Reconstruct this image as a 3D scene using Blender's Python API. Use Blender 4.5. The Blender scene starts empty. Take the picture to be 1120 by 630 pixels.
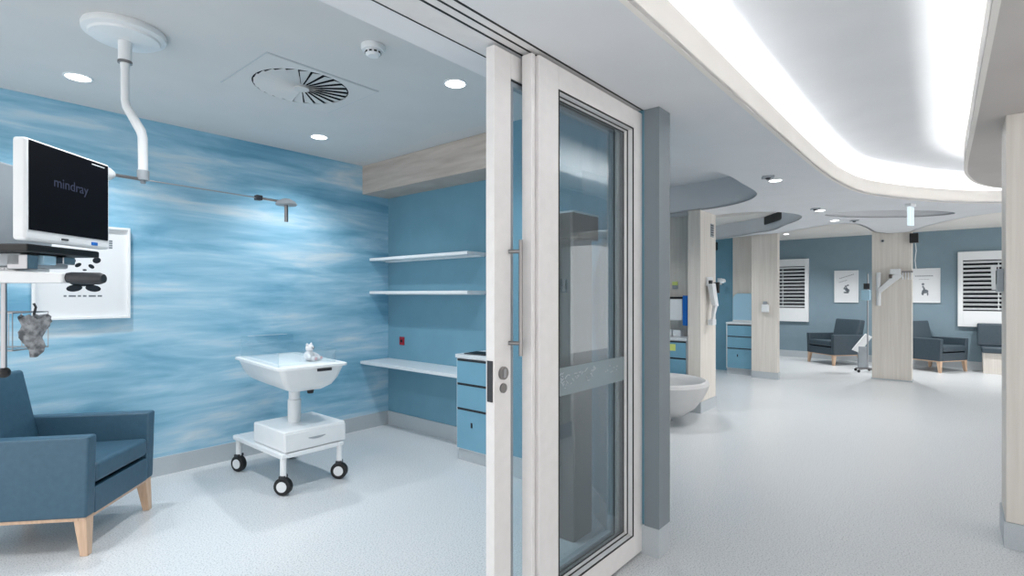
import bpy, bmesh, math, random
from mathutils import Vector, Matrix
random.seed(4)
SC = bpy.context.scene
COL = SC.collection
PI = math.pi
H = 1.384          # eye height of the photographer
ZC = 2.365         # corridor ceiling
ZR = 2.70          # room ceiling

# ------------------------------------------------------------------ helpers
def lin(c):
    return c / 12.92 if c <= 0.04045 else ((c + 0.055) / 1.055) ** 2.4
def C(r, g, b):
    return (lin(r / 255), lin(g / 255), lin(b / 255), 1)

class MB:
    def __init__(s):
        s.v = []; s.f = []; s.M = Matrix.Identity(4)
    def at(s, M=None):
        s.M = M if M is not None else Matrix.Identity(4); return s
    def add(s, vs, fs):
        b = len(s.v)
        s.v += [tuple(s.M @ Vector(p)) for p in vs]
        s.f += [tuple(b + i for i in f) for f in fs]; return s
    def box(s, x0, x1, y0, y1, z0, z1):
        return s.add([(x0,y0,z0),(x1,y0,z0),(x1,y1,z0),(x0,y1,z0),(x0,y0,z1),(x1,y0,z1),(x1,y1,z1),(x0,y1,z1)],
                     [(0,3,2,1),(4,5,6,7),(0,1,5,4),(1,2,6,5),(2,3,7,6),(3,0,4,7)])
    def hexa(s, lo, hi):       # two quads (lower, upper), counter-clockwise seen from above
        return s.add(list(lo) + list(hi), [(0,3,2,1),(4,5,6,7),(0,1,5,4),(1,2,6,5),(2,3,7,6),(3,0,4,7)])
    def cyl(s, p0, p1, r0, r1=None, n=20, cap=True):
        r1 = r0 if r1 is None else r1
        p0 = Vector(p0); p1 = Vector(p1); d = (p1 - p0).normalized()
        a = d.orthogonal().normalized(); b = d.cross(a)
        vs = []
        for p, r in ((p0, r0), (p1, r1)):
            for i in range(n):
                t = 2*PI*i/n; vs.append(tuple(p + a*r*math.cos(t) + b*r*math.sin(t)))
        fs = [(i, (i+1) % n, n + (i+1) % n, n + i) for i in range(n)]
        if cap: fs += [tuple(reversed(range(n))), tuple(range(n, 2*n))]
        return s.add(vs, fs)
    def tube(s, pts, r, n=10):
        pts = [Vector(p) for p in pts]; vs = []; prev = None
        for i, p in enumerate(pts):
            d = (pts[min(i+1, len(pts)-1)] - pts[max(i-1, 0)]).normalized()
            if prev is None: a = d.orthogonal().normalized()
            else: a = (prev - d * prev.dot(d)).normalized()
            prev = a; b = d.cross(a)
            rr = r[i] if isinstance(r, (list, tuple)) else r
            for k in range(n):
                t = 2*PI*k/n; vs.append(tuple(p + a*rr*math.cos(t) + b*rr*math.sin(t)))
        m = len(pts)
        fs = [(i*n+k, i*n+(k+1) % n, (i+1)*n+(k+1) % n, (i+1)*n+k) for i in range(m-1) for k in range(n)]
        fs += [tuple(reversed(range(n))), tuple(range((m-1)*n, m*n))]
        return s.add(vs, fs)
    def lathe(s, prof, cx=0, cy=0, n=40, sx=1, sy=1, close=False):
        vs = []; m = len(prof)
        for r, z in prof:
            for k in range(n):
                t = 2*PI*k/n; vs.append((cx + sx*r*math.cos(t), cy + sy*r*math.sin(t), z))
        fs = [(i*n+k, i*n+(k+1) % n, (i+1)*n+(k+1) % n, (i+1)*n+k) for i in range(m-1) for k in range(n)]
        if close: fs += [((m-1)*n+k, (m-1)*n+(k+1) % n, (k+1) % n, k) for k in range(n)]
        else: fs += [tuple(reversed(range(n))), tuple(range((m-1)*n, m*n))]
        return s.add(vs, fs)
    def prism(s, poly, z0, z1):
        n = len(poly)
        return s.add([(x, y, z0) for x, y in poly] + [(x, y, z1) for x, y in poly],
                     [tuple(reversed(range(n))), tuple(range(n, 2*n))] + [(i, (i+1) % n, n+(i+1) % n, n+i) for i in range(n)])
    def loft(s, rings):        # rings of equal length, closed; capped at both ends
        n = len(rings[0]); vs = [p for r in rings for p in r]; m = len(rings)
        fs = [(i*n+k, i*n+(k+1) % n, (i+1)*n+(k+1) % n, (i+1)*n+k) for i in range(m-1) for k in range(n)]
        fs += [tuple(reversed(range(n))), tuple(range((m-1)*n, m*n))]
        return s.add(vs, fs)
    def ball(s, c, rx, ry, rz, n=16):
        prof = [(math.sin(PI*i/n), -math.cos(PI*i/n)) for i in range(1, n)]
        vs = []; 
        for r, z in prof:
            for k in range(n*2):
                t = PI*k/n; vs.append((c[0]+rx*r*math.cos(t), c[1]+ry*r*math.sin(t), c[2]+rz*z))
        m = len(prof); q = n*2
        fs = [(i*q+k, i*q+(k+1) % q, (i+1)*q+(k+1) % q, (i+1)*q+k) for i in range(m-1) for k in range(q)]
        fs += [tuple(reversed(range(q))), tuple(range((m-1)*q, m*q))]
        return s.add(vs, fs)
    def ribbon(s, pts, z0, z1, th, closed=False):   # upright band along a plan polyline, th to its left (negative: right)
        off = offset(pts, th, closed); n = len(pts)
        vs = []
        for (x, y), (u, v) in zip(pts, off): vs += [(x,y,z0),(x,y,z1),(u,v,z1),(u,v,z0)]
        fs = []
        for i in range(n if closed else n-1):
            a = i*4; b = ((i+1) % n)*4
            for k in range(4): fs.append((a+k, b+k, b+(k+1) % 4, a+(k+1) % 4))
        if not closed: fs += [(0,1,2,3), ((n-1)*4+3,(n-1)*4+2,(n-1)*4+1,(n-1)*4)]
        return s.add(vs, fs)
    def build(s, name, mat, parent=None, bevel=0, seg=2, smooth=True, kind=None):
        me = bpy.data.meshes.new(name); me.from_pydata(s.v, [], s.f); me.validate()
        bm = bmesh.new(); bm.from_mesh(me); bmesh.ops.recalc_face_normals(bm, faces=bm.faces); bm.to_mesh(me); bm.free()
        me.materials.append(mat)
        if smooth:
            me.polygons.foreach_set('use_smooth', [True]*len(me.polygons))
            me.set_sharp_from_angle(angle=math.radians(35))
        o = bpy.data.objects.new(name, me); COL.objects.link(o)
        if parent: o.parent = parent
        if bevel:
            b = o.modifiers.new('bevel', 'BEVEL'); b.width = bevel; b.segments = seg; b.limit_method = 'ANGLE'; b.angle_limit = math.radians(30)
            b.harden_normals = True
        if kind: o['kind'] = kind
        return o

def offset(pts, d, closed=False):
    out = []; n = len(pts)
    for i in range(n):
        a = pts[(i-1) % n] if (closed or i > 0) else pts[i]
        b = pts[(i+1) % n] if (closed or i < n-1) else pts[i]
        t = Vector((b[0]-a[0], b[1]-a[1])).normalized()
        out.append((pts[i][0] - t.y*d, pts[i][1] + t.x*d))
    return out

def catmull(P, k=6, closed=False):
    out = []; n = len(P)
    rng = range(n) if closed else range(n-1)
    for i in rng:
        if closed: p0, p1, p2, p3 = P[(i-1) % n], P[i], P[(i+1) % n], P[(i+2) % n]
        else: p0, p1, p2, p3 = P[max(i-1,0)], P[i], P[i+1], P[min(i+2,n-1)]
        for j in range(k):
            t = j/k
            out.append(tuple(0.5*((2*p1[a]) + (-p0[a]+p2[a])*t + (2*p0[a]-5*p1[a]+4*p2[a]-p3[a])*t*t + (-p0[a]+3*p1[a]-3*p2[a]+p3[a])*t**3) for a in (0,1)))
    if not closed: out.append(tuple(P[-1]))
    return out

def rrect(x0, x1, y0, y1, r, z, k=5):
    out = []
    for cx, cy, a0 in ((x1-r, y0+r, -PI/2), (x1-r, y1-r, 0), (x0+r, y1-r, PI/2), (x0+r, y0+r, PI)):
        for i in range(k+1):
            t = a0 + PI/2*i/k; out.append((cx + r*math.cos(t), cy + r*math.sin(t), z))
    return out

def tag(o, label, cat, group=None):
    o['label'] = label; o['category'] = cat
    if group: o['group'] = group
    return o
def thing(name, label, cat, loc=(0,0,0), rz=0, group=None):
    o = bpy.data.objects.new(name, None); COL.objects.link(o)
    o.location = loc; o.rotation_euler = (0,0,rz); o.empty_display_size = .1
    if cat: tag(o, label, cat, group)
    else: o['label'] = label; o['kind'] = 'structure'
    return o
def dup(o, loc=None, rz=None, label=None, parent=None, top=True):
    c = o.copy(); COL.objects.link(c)
    if parent: c.parent = parent
    if top:
        if loc: c.location = loc
        if rz is not None: c.rotation_euler = (0,0,rz)
        if label: c['label'] = label
    for ch in list(o.children): dup(ch, parent=c, top=False)
    return c
def R(a): return math.radians(a)
def text_mesh(body, size, extr=.0005):
    cu = bpy.data.curves.new('txt', 'FONT'); cu.body = body; cu.size = size; cu.align_x = 'CENTER'; cu.align_y = 'CENTER'; cu.extrude = extr
    o = bpy.data.objects.new('txt', cu); COL.objects.link(o)
    dg = bpy.context.evaluated_depsgraph_get(); dg.update()
    me = bpy.data.meshes.new_from_object(o.evaluated_get(dg))
    bpy.data.objects.remove(o); bpy.data.curves.remove(cu)
    return me
def text_part(name, body, size, mat, parent, M):
    me = text_mesh(body, size); me.name = name; me.materials.clear(); me.materials.append(mat)
    o = bpy.data.objects.new(name, me); COL.objects.link(o); o.parent = parent; o.matrix_local = M
    return o

# camera-space helper used only to turn measurements into world positions
F_ = 572.0
def W(l, d, z): return (.647*l + .763*d, -.763*l + .647*d, z)

# ------------------------------------------------------------------ materials
def mat(name, col, rough=.5, metal=0, spec=.5, **k):
    m = bpy.data.materials.new(name); m.use_nodes = True
    b = m.node_tree.nodes['Principled BSDF']
    b.inputs['Base Color'].default_value = col; b.inputs['Roughness'].default_value = rough
    b.inputs['Metallic'].default_value = metal; b.inputs['Specular IOR Level'].default_value = spec
    for kk, v in k.items(): b.inputs[kk].default_value = v
    return m
def nd(m, t, **k):
    n = m.node_tree.nodes.new(t)
    for a, v in k.items(): setattr(n, a, v)
    return n
def noisy(name, c1, c2, rough, scale=(1,1,1), nscale=8, detail=4, lo=.35, hi=.65, bump=0, spec=.5, dist=0, coord='Object'):
    m = mat(name, c1, rough, spec=spec); L = m.node_tree.links; b = m.node_tree.nodes['Principled BSDF']
    tc = nd(m, 'ShaderNodeTexCoord'); mp = nd(m, 'ShaderNodeMapping'); mp.inputs['Scale'].default_value = scale
    n = nd(m, 'ShaderNodeTexNoise'); n.inputs['Scale'].default_value = nscale; n.inputs['Detail'].default_value = detail; n.inputs['Distortion'].default_value = dist
    r = nd(m, 'ShaderNodeValToRGB'); r.color_ramp.elements[0].position = lo; r.color_ramp.elements[1].position = hi
    r.color_ramp.elements[0].color = c1; r.color_ramp.elements[1].color = c2
    L.new(tc.outputs[coord], mp.inputs[0]); L.new(mp.outputs[0], n.inputs['Vector']); L.new(n.outputs['Fac'], r.inputs[0]); L.new(r.outputs[0], b.inputs['Base Color'])
    if bump:
        bp = nd(m, 'ShaderNodeBump'); bp.inputs['Strength'].default_value = bump; bp.inputs['Distance'].default_value = .002
        L.new(n.outputs['Fac'], bp.inputs['Height']); L.new(bp.outputs[0], b.inputs['Normal'])
    return m

M = {}
M['ceil'] = noisy('white_ceiling_paint', C(223,225,228), C(226,228,231), .85, nscale=3, spec=.2)
M['ceilroom'] = noisy('white_room_ceiling_paint', C(212,213,213), C(215,216,216), .85, nscale=3, spec=.2)
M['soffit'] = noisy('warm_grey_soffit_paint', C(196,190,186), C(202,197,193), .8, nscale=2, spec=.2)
M['cream'] = noisy('warm_white_paint', C(236,232,226), C(239,235,230), .8, nscale=3, spec=.2)
M['teal'] = noisy('teal_wall_paint', C(110,155,175), C(113,158,178), .6, nscale=5, spec=.3)
M['slate'] = noisy('slate_blue_wall_paint', C(126,148,160), C(129,151,163), .6, nscale=5, spec=.3)
M['post'] = noisy('grey_blue_post_paint', C(122,132,138), C(125,135,141), .5, nscale=5, spec=.4)
M['white'] = noisy('white_lacquer', C(232,236,238), C(235,238,240), .3, nscale=6)
M['frame'] = noisy('pale_powder_coated_aluminium', C(226,224,223), C(230,228,227), .33, nscale=20, spec=.5)
M['plastic'] = noisy('white_plastic', C(226,230,232), C(230,233,235), .4, nscale=9)
M['greyplastic'] = noisy('grey_plastic', C(150,158,165), C(158,166,172), .45, nscale=9)
M['darkplastic'] = noisy('charcoal_plastic', C(38,41,46), C(48,51,56), .45, nscale=20)
M['black'] = noisy('black_rubber', C(14,15,17), C(20,21,23), .5, nscale=20)
M['screen'] = noisy('black_screen_glass', C(5,6,12), C(7,8,15), .5, nscale=2, spec=.15)
M['steel'] = mat('brushed_steel', C(170,172,176), .3, 1)
M['darksteel'] = mat('dark_steel', C(140,138,138), .32, 1)
M['blue'] = noisy('light_blue_laminate', C(112,162,186), C(116,166,190), .4, nscale=6)
M['counter'] = noisy('white_worktop', C(222,228,232), C(214,221,226), .3, nscale=60)
M['leather'] = noisy('blue_vinyl_upholstery', C(54,86,106), C(58,91,111), .42, nscale=30, bump=.05)
M['darkleather'] = noisy('dark_slate_vinyl_upholstery', C(58,72,82), C(63,77,87), .42, nscale=30, bump=.05)
M['legwood'] = noisy('oak_leg_wood', C(196,164,138), C(216,186,160), .45, (30,30,3), 2, lo=.3, hi=.7)
M['timber'] = noisy('pale_timber_laminate', C(214,208,200), C(227,222,215), .5, (16,16,.7), 2.2, 5, .3, .7, spec=.3)
M['timberh'] = noisy('grey_oak_laminate', C(180,168,158), C(208,197,188), .5, (1.2,1.0,9), 2.2, 6, .25, .75, spec=.3, dist=.6)
M['brown'] = noisy('dark_taupe_laminate', C(96,90,88), C(110,103,100), .5, (12,12,.6), 2, spec=.3)
M['skirt'] = noisy('vinyl_skirting', C(180,188,193), C(190,197,202), .4, nscale=250, detail=2)
M['paper'] = noisy('poster_paper', C(226,230,233), C(230,233,236), .7, nscale=3, spec=.1)
M['ink'] = mat('poster_ink', C(38,44,50), .8, spec=.1)
M['inkgrey'] = mat('poster_grey_ink', C(120,128,135), .8, spec=.1)
M['red'] = mat('red_plastic', C(150,22,40), .4)
M['yellow'] = mat('yellow_green_sticker', C(214,226,130), .5)
M['plush'] = noisy('white_plush', C(236,236,238), C(222,222,226), .95, nscale=120, bump=.6, spec=.1)
M['pink'] = mat('pink_plush', C(226,190,196), .95, spec=.1)
M['tub'] = noisy('pale_grey_moulded_plastic', C(200,200,200), C(206,206,206), .45, nscale=4)
M['fabric'] = noisy('grey_mottled_fabric', C(84,88,92), C(158,162,166), .8, nscale=45, detail=3, bump=.3)
M['brightblue'] = mat('bright_blue_plastic', C(30,110,200), .4)
M['paleblue'] = mat('pale_blue_plastic', C(170,210,232), .3)
M['dark'] = mat('dark_void', C(26,30,36), .8, spec=.1)

def mural():
    m = mat('blue_watercolour_mural', C(120,180,210), .7, spec=.2); L = m.node_tree.links; b = m.node_tree.nodes['Principled BSDF']
    tc = nd(m, 'ShaderNodeTexCoord')
    def layer(sx, sz, ns, det, dist, loc=0):
        mp = nd(m, 'ShaderNodeMapping'); mp.inputs['Scale'].default_value = (sx, 1, sz); mp.inputs['Location'].default_value = (loc, loc*.3, loc*1.7)
        mp.inputs['Rotation'].default_value = (0, R(-5), 0)
        n = nd(m, 'ShaderNodeTexNoise'); n.inputs['Scale'].default_value = ns; n.inputs['Detail'].default_value = det; n.inputs['Distortion'].default_value = dist
        n.inputs['Roughness'].default_value = .55
        L.new(tc.outputs['Object'], mp.inputs[0]); L.new(mp.outputs[0], n.inputs['Vector']); return n
    a = layer(.62, 3.3, 1.5, 5, .6); s = layer(.9, 9, 1.5, 3, .4, 3.1)
    mx = nd(m, 'ShaderNodeMix'); mx.inputs['Factor'].default_value = .30
    L.new(a.outputs['Fac'], mx.inputs['A']); L.new(s.outputs['Fac'], mx.inputs['B'])
    r = nd(m, 'ShaderNodeValToRGB'); e = r.color_ramp.elements
    e[0].position = .36; e[0].color = C(108,162,192); e[1].position = .66; e[1].color = C(210,224,232)
    for p, c in ((.44, C(128,180,206)), (.50, C(146,192,216)), (.56, C(166,204,224)), (.60, C(186,212,226))):
        q = e.new(p); q.color = c
    L.new(mx.outputs['Result'], r.inputs[0]); L.new(r.outputs[0], b.inputs['Base Color'])
    return m
M['mural'] = mural()

def floor_mat():
    m = mat('speckled_vinyl_floor', C(214,220,224), .3, spec=.45); L = m.node_tree.links; b = m.node_tree.nodes['Principled BSDF']
    tc = nd(m, 'ShaderNodeTexCoord')
    n = nd(m, 'ShaderNodeTexNoise'); n.inputs['Scale'].default_value = 130; n.inputs['Detail'].default_value = 2
    r = nd(m, 'ShaderNodeValToRGB'); e = r.color_ramp.elements
    e[0].position = .33; e[0].color = C(172,177,181); e[1].position = .58; e[1].color = C(220,223,225)
    q = e.new(.45); q.color = C(208,212,215)
    v = nd(m, 'ShaderNodeTexNoise'); v.inputs['Scale'].default_value = 1.3; v.inputs['Detail'].default_value = 3
    rr = nd(m, 'ShaderNodeMapRange'); rr.inputs['To Min'].default_value = .24; rr.inputs['To Max'].default_value = .38
    L.new(tc.outputs['Object'], n.inputs['Vector']); L.new(tc.outputs['Object'], v.inputs['Vector'])
    L.new(n.outputs['Fac'], r.inputs[0]); L.new(r.outputs[0], b.inputs['Base Color'])
    L.new(v.outputs['Fac'], rr.inputs['Value']); L.new(rr.outputs[0], b.inputs['Roughness'])
    return m
M['floor'] = floor_mat()

def glass(name, tint, refl=1.0, rough=0.0, ior=1.5):
    m = bpy.data.materials.new(name); m.use_nodes = True; nt = m.node_tree; nt.nodes.clear(); L = nt.links
    o = nd(m, 'ShaderNodeOutputMaterial'); mx = nd(m, 'ShaderNodeMixShader'); t = nd(m, 'ShaderNodeBsdfTransparent'); g = nd(m, 'ShaderNodeBsdfGlossy')
    f = nd(m, 'ShaderNodeFresnel'); ge = nd(m, 'ShaderNodeNewGeometry'); mr = nd(m, 'ShaderNodeMapRange'); mr.inputs['To Min'].default_value = ior; mr.inputs['To Max'].default_value = 1/ior
    L.new(ge.outputs['Backfacing'], mr.inputs['Value']); L.new(mr.outputs[0], f.inputs['IOR']); t.inputs['Color'].default_value = tint
    g.inputs['Roughness'].default_value = rough; g.inputs['Color'].default_value = (refl, refl, refl, 1)
    L.new(f.outputs[0], mx.inputs[0]); L.new(t.outputs[0], mx.inputs[1]); L.new(g.outputs[0], mx.inputs[2]); L.new(mx.outputs[0], o.inputs[0])
    return m
M['glass'] = glass('grey_tinted_door_glass', (.74,.79,.81,1), 1.0, ior=1.7)
M['glassclear'] = glass('clear_door_glass', (.86,.92,.94,1))
M['acrylic'] = glass('clear_acrylic', (.93,.96,.97,1))
def frosted():
    m = bpy.data.materials.new('frosted_band'); m.use_nodes = True; nt = m.node_tree; nt.nodes.clear(); L = nt.links
    o = nd(m, 'ShaderNodeOutputMaterial'); mx = nd(m, 'ShaderNodeMixShader'); mx.inputs[0].default_value = .45
    t = nd(m, 'ShaderNodeBsdfTransparent'); d = nd(m, 'ShaderNodeBsdfDiffuse'); d.inputs[0].default_value = C(170,185,190)
    L.new(t.outputs[0], mx.inputs[1]); L.new(d.outputs[0], mx.inputs[2]); L.new(mx.outputs[0], o.inputs[0]); return m
M['frost'] = frosted()
def emit(name, col, s):
    m = bpy.data.materials.new(name); m.use_nodes = True; nt = m.node_tree; nt.nodes.clear()
    o = nd(m, 'ShaderNodeOutputMaterial'); e = nd(m, 'ShaderNodeEmission'); e.inputs[0].default_value = col; e.inputs[1].default_value = s
    nt.links.new(e.outputs[0], o.inputs[0]); return m
M['lens'] = emit('lit_lamp_lens', (1,1,1,1), 6)
M['strip'] = emit('cove_light_strip', (1,.99,.97,1), 28)
M['signglow'] = emit('lit_sign_face', (.80,.93,1,1), .8)
M['logo'] = emit('lit_screen_lettering', C(110,120,150), .22)

# ------------------------------------------------------------------ the setting
def struct(name, mb, m, **k): return mb.build(name, m, kind='structure', **k)
struct('floor', MB().box(-2.2, 13.1, -4.2, 4.9, -.1, 0), M['floor'])
# room walls
struct('wall_left', MB().box(-1.6, 10.2, 4.64, 4.8, 0, ZR), M['mural'])
struct('wall_alcove', MB().box(3.42, 3.56, 2.75, 4.64, 0, ZR), M['teal'])
part = [(2.59,1.19),(2.70,1.19),(2.70,1.40),(3.56,2.2),(3.56,2.75),(3.04,2.75),(3.04,1.95),(2.59,1.42)]
struct('wall_partition', MB().prism(part, .14, ZR), M['teal'])
struct('trim_1', MB().box(2.575, 2.712, 1.178, 1.262, .155, ZC), M['post'], bevel=.002)
sk = [(2.583,1.183),(2.707,1.183),(2.707,1.40),(3.56,2.2),(3.56,2.75),(3.03,2.75),(3.03,1.955),(2.583,1.43)]
struct('baseboard_partition', MB().prism(sk, 0, .155), M['skirt'])
struct('baseboard_left', MB().box(-1.6, 3.42, 4.625, 4.64, 0, .14), M['skirt'])
struct('baseboard_alcove', MB().box(3.405, 3.42, 2.75, 4.625, 0, .14), M['skirt'])
# timber bulkhead over the shelves
struct('trim_2', MB().box(3.10, 3.42, 2.75, 4.64, 2.41, ZR-.002), M['timberh'])
# ceilings
struct('ceiling_room', MB().box(-1.75, 3.56, 1.62, 4.8, ZR, ZR+.1), M['ceilroom'])
hb = MB().box(-3, 2.575, 1.485, 1.62, ZC, ZR+.1)
struct('ceiling_header', hb, M['ceil'])
hd = MB()
for y0, y1 in ((1.266,1.276),(1.309,1.318),(1.352,1.362),(1.480,1.485)): hd.box(-3, 2.575, y0, y1, ZC-.001, ZC+.03)
struct('trim_3', hd, M['black'])
hd2 = MB()
for y0, y1 in ((1.276,1.309),(1.316,1.352),(1.360,1.478)): hd2.box(-3, 2.575, y0, y1, ZC, ZC+.03)
struct('trim_4', hd2, M['frame'])
struct('wall_header', MB().box(-3, 2.575, 1.26, 1.272, ZC, ZR+.1), M['ceil'])

# corridor ceiling: a slab with a long cove slot and curved openings over the bays
slotL = catmull([(-3,.835),(1,.835),(3,.83),(4.6,.815),(5.4,.775),(6.0,.69),(6.5,.50),(6.95,.26),(7.4,-.05),(7.70,-.40),(7.95,-1.0),(8.05,-1.8),(8.05,-2.6)], 7)
slotR = catmull([(7.0,-2.6),(6.98,-1.4),(6.9,-.75),(6.66,-.36),(6.25,-.16),(5.8,-.075),(5.3,-.05),(4,-.07),(2,-.10),(0,-.12),(-3,-.12)], 7)
hole1 = catmull([(3.72,3.0),(3.72,2.3),(3.85,1.68),(4.3,1.45),(4.9,1.44),(5.4,1.47),(5.72,1.62),(5.95,1.88),(6.08,2.3),(6.1,2.9),(6.1,3.9),(3.85,3.9)], 5, True)
hole2 = catmull([(6.62,3.7),(6.58,2.6),(6.55,2.0),(6.7,1.70),(7.0,1.52),(7.35,1.47),(7.75,1.60),(8.15,1.84),(8.7,2.14),(8.95,2.5),(9.2,2.85),(9.35,3.7)], 5, True)
ell = [(7.86 + .78*math.cos(t)*.66 + .30*math.sin(t)*.75, .62 - .78*math.cos(t)*.75 + .30*math.sin(t)*.66) for t in [2*PI*i/40 for i in range(40)]]
outer = [(-3,-4.2),(9.0,-4.2),(8.9,-2.0)] + catmull([(8.75,-.9),(8.55,-.42),(8.95,.0),(9.7,.35),(10.3,.55),(10.35,.8),(9.9,.97),(9.2,1.0),(8.6,1.08),(8.5,1.35),(8.75,1.7),(9.15,2.15),(9.25,2.6),(9.5,3.2)], 6) + [(9.7,4.7),(3.56,4.7),(3.56,2.2),(2.712,1.26),(-3,1.26)]
def curve_slab(name, polys, z0, z1, m, kind='structure'):
    cu = bpy.data.curves.new(name, 'CURVE'); cu.dimensions = '2D'; cu.fill_mode = 'BOTH'; cu.extrude = (z1-z0)/2
    for P in polys:
        sp = cu.splines.new('POLY'); sp.points.add(len(P)-1); sp.use_cyclic_u = True
        for i, (x, y) in enumerate(P): sp.points[i].co = (x, y, 0, 1)
    o = bpy.data.objects.new(name+'_c', cu); COL.objects.link(o)
    dg = bpy.context.evaluated_depsgraph_get(); dg.update()
    me = bpy.data.meshes.new_from_object(o.evaluated_get(dg)); me.name = name
    bpy.data.objects.remove(o); bpy.data.curves.remove(cu)
    me.transform(Matrix.Translation((0,0,(z0+z1)/2))); me.materials.clear(); me.materials.append(m)
    me.polygons.foreach_set('use_smooth', [False]*len(me.polygons))
    o = bpy.data.objects.new(name, me); COL.objects.link(o); o['kind'] = kind; return o
# split the slab in two along the slot so that the slot may leave through its near end
right_side = [(-3,-4.2),(7.0,-4.2),(7.0,-2.6)] + slotR[1:]
left_side = slotL + [(8.05,-4.2),(9.0,-4.2)] + outer[2:]
curve_slab('ceiling_corridor', [left_side, hole1, hole2, ell], ZC, ZC+.02, M['ceil'])
struct('ceiling_corridor_side', MB().prism(right_side, ZC, ZC+.02), M['soffit'], smooth=False)
struct('trim_5', MB().ribbon(slotL, ZC-.001, ZC+.14, .022), M['cream'])
struct('trim_6', MB().ribbon(slotR, ZC-.001, ZC+.14, .022), M['cream'])
struct('trim_7', MB().ribbon(offset(slotL, .28), ZC+.02, 2.69, .02), M['ceil'])
struct('trim_8', MB().ribbon(offset(slotR, .28), ZC+.02, 2.69, .02), M['ceil'])
for nm, P in (('trim_9', hole1), ('trim_10', hole2), ('trim_11', ell)):
    a = sum(P[i][0]*P[(i+1) % len(P)][1] - P[(i+1) % len(P)][0]*P[i][1] for i in range(len(P)))
    struct(nm, MB().ribbon(P, ZC+.0005, 2.69, -.015 if a > 0 else .015, True), M['ceil'])
struct('trim_12', MB().ribbon(outer[2:2+80], ZC, 2.60, .02), M['ceil'])
struct('ceiling_upper', MB().box(-3, 9.5, -4.2, 1.26, 2.69, 2.79).box(3.56, 9.5, 1.26, 4.7, 2.69, 2.79).prism([(2.6,1.26),(3.56,1.26),(3.56,2.2)], 2.69, 2.79), M['ceil'], smooth=False)
struct('ceiling_far', MB().box(8.4, 13.1, -4.2, 4.8, 2.60, 2.68), M['cream'])
# cove strips (warm white LED behind each lip)
def strip(pts, off, name, label, z):
    o = MB().ribbon(offset(pts, off), ZC+z, ZC+z+.008, .02).build(name, M['strip'])
    tag(o, label, 'light strip')
strip(slotL, .045, 'light_strip', 'long light strip hidden behind the wavy ceiling lip nearer the glass doors', .05)
strip(slotR, .09, 'light_strip', 'long light strip hidden behind the ceiling lip nearer the timber column', .078)

# far wall and walls of the bays
struct('wall_back', MB().box(12.9, 13.05, -4.2, 4.8, .0, 2.62), M['slate'])
struct('baseboard_back', MB().box(12.885, 12.9, -4.2, 4.64, 0, .14), M['skirt'])
struct('wall_far_left', MB().box(10.2, 13.05, 4.5, 4.64, 0, 2.62), M['slate'])
struct('wall_bay', MB().box(6.42, 6.56, 2.41, 4.64, 0, 2.69), M['timber'])
struct('wall_bay_far', MB().box(9.80, 9.94, 3.06, 4.64, 0, 2.69), M['teal'])
struct('wall_bay_far_timber', MB().box(9.76, 9.94, 2.60, 3.06, 0, 2.69), M['timber'])
pa = MB().box(6.05, 6.56, 2.26, 2.41, .13, ZC+.01); struct('pillar_bay', pa, M['timber'], bevel=.004)
struct('baseboard_pillar_bay', MB().box(6.042, 6.568, 2.252, 2.41, 0, .13), M['skirt'])
struct('pillar_middle', MB().box(9.25, 9.38, 2.20, 2.60, .11, ZC+.01), M['timber'], bevel=.004)
struct('baseboard_pillar_middle', MB().box(9.242, 9.388, 2.192, 2.60, 0, .11), M['skirt'])
struct('pillar_far', MB().box(10.36, 10.62, .525, 1.045, .02, 2.6), M['timber'], bevel=.004)
struct('baseboard_pillar_far', MB().box(10.35, 10.63, .515, 1.055, 0, .02), M['skirt'])
struct('pillar_near', MB().box(3.93, 4.27, -1.2, -.21, .14, ZC), M['timber'], bevel=.004)
struct('baseboard_pillar_near', MB().box(3.922, 4.278, -1.2, -.202, 0, .14), M['skirt'])

# ------------------------------------------------------------------ glass doors
def frame_rect(mb, x0, x1, z0, z1, ws, wt, wb, y0, y1, wl=None):
    wl = ws if wl is None else wl
    mb.box(x0, x0+wl, y0, y1, z0, z1).box(x1-ws, x1, y0, y1, z0, z1)
    mb.box(x0+wl, x1-ws, y0, y1, z1-wt, z1).box(x0+wl, x1-ws, y0, y1, z0, z0+wb)
    return mb
d1 = thing('door_1', 'fixed white framed glass panel with frosted band beside the grey post', None, (1.68,1.28,0))
frame_rect(MB(), 0, .91, .012, 2.352, .10, .10, .11, 0, .054, .135).build('frame', M['frame'], d1, bevel=.003)
MB().box(-.035, -.012, .012, .062, .012, 2.352).box(-.012, 0, .02, .05, .012, 2.352).build('jamb', M['frame'], d1, bevel=.002)
X0, X1, Z0, Z1 = .135, .81, .122, 2.252
def ring(x0, x1, z0, z1, w, y0, y1): return frame_rect(MB(), x0, x1, z0, z1, w, w, w, y0, y1)
ring(X0, X1, Z0, Z1, .006, -.001, .004).build('gasket', M['black'], d1)
ring(X0, X1, Z0, Z1, .008, .004, .028).build('glazing_bead', M['frame'], d1)
ring(X0, X1, Z0, Z1, .012, .028, .033).build('gasket', M['black'], d1)
ring(X0, X1, Z0, Z1, .014, .033, .048).build('glazing_bead', M['frame'], d1)
ring(X0, X1, Z0, Z1, .018, .048, .053).build('gasket', M['black'], d1)
MB().box(X0+.01, X1-.01, .0485, .0525, Z0+.01, Z1-.01).build('glass_pane', M['glass'], d1)
bd = MB().box(X0+.019, X1-.019, .0455, .0465, .935, 1.06).build('frosted_band', M['frost'], d1)
mk = MB(); random.seed(11)
for i in range(34):
    cx = .20 + .30*random.random(); cz = 1.0 + random.uniform(-.034,.034); a = random.uniform(-.9,.9); l = random.uniform(.006,.016)
    mk.at(Matrix.Translation((cx,.0448,cz)) @ Matrix.Rotation(a,4,'Y')).box(-l,l,-.0003,.0003,-.0022,.0022)
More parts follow.
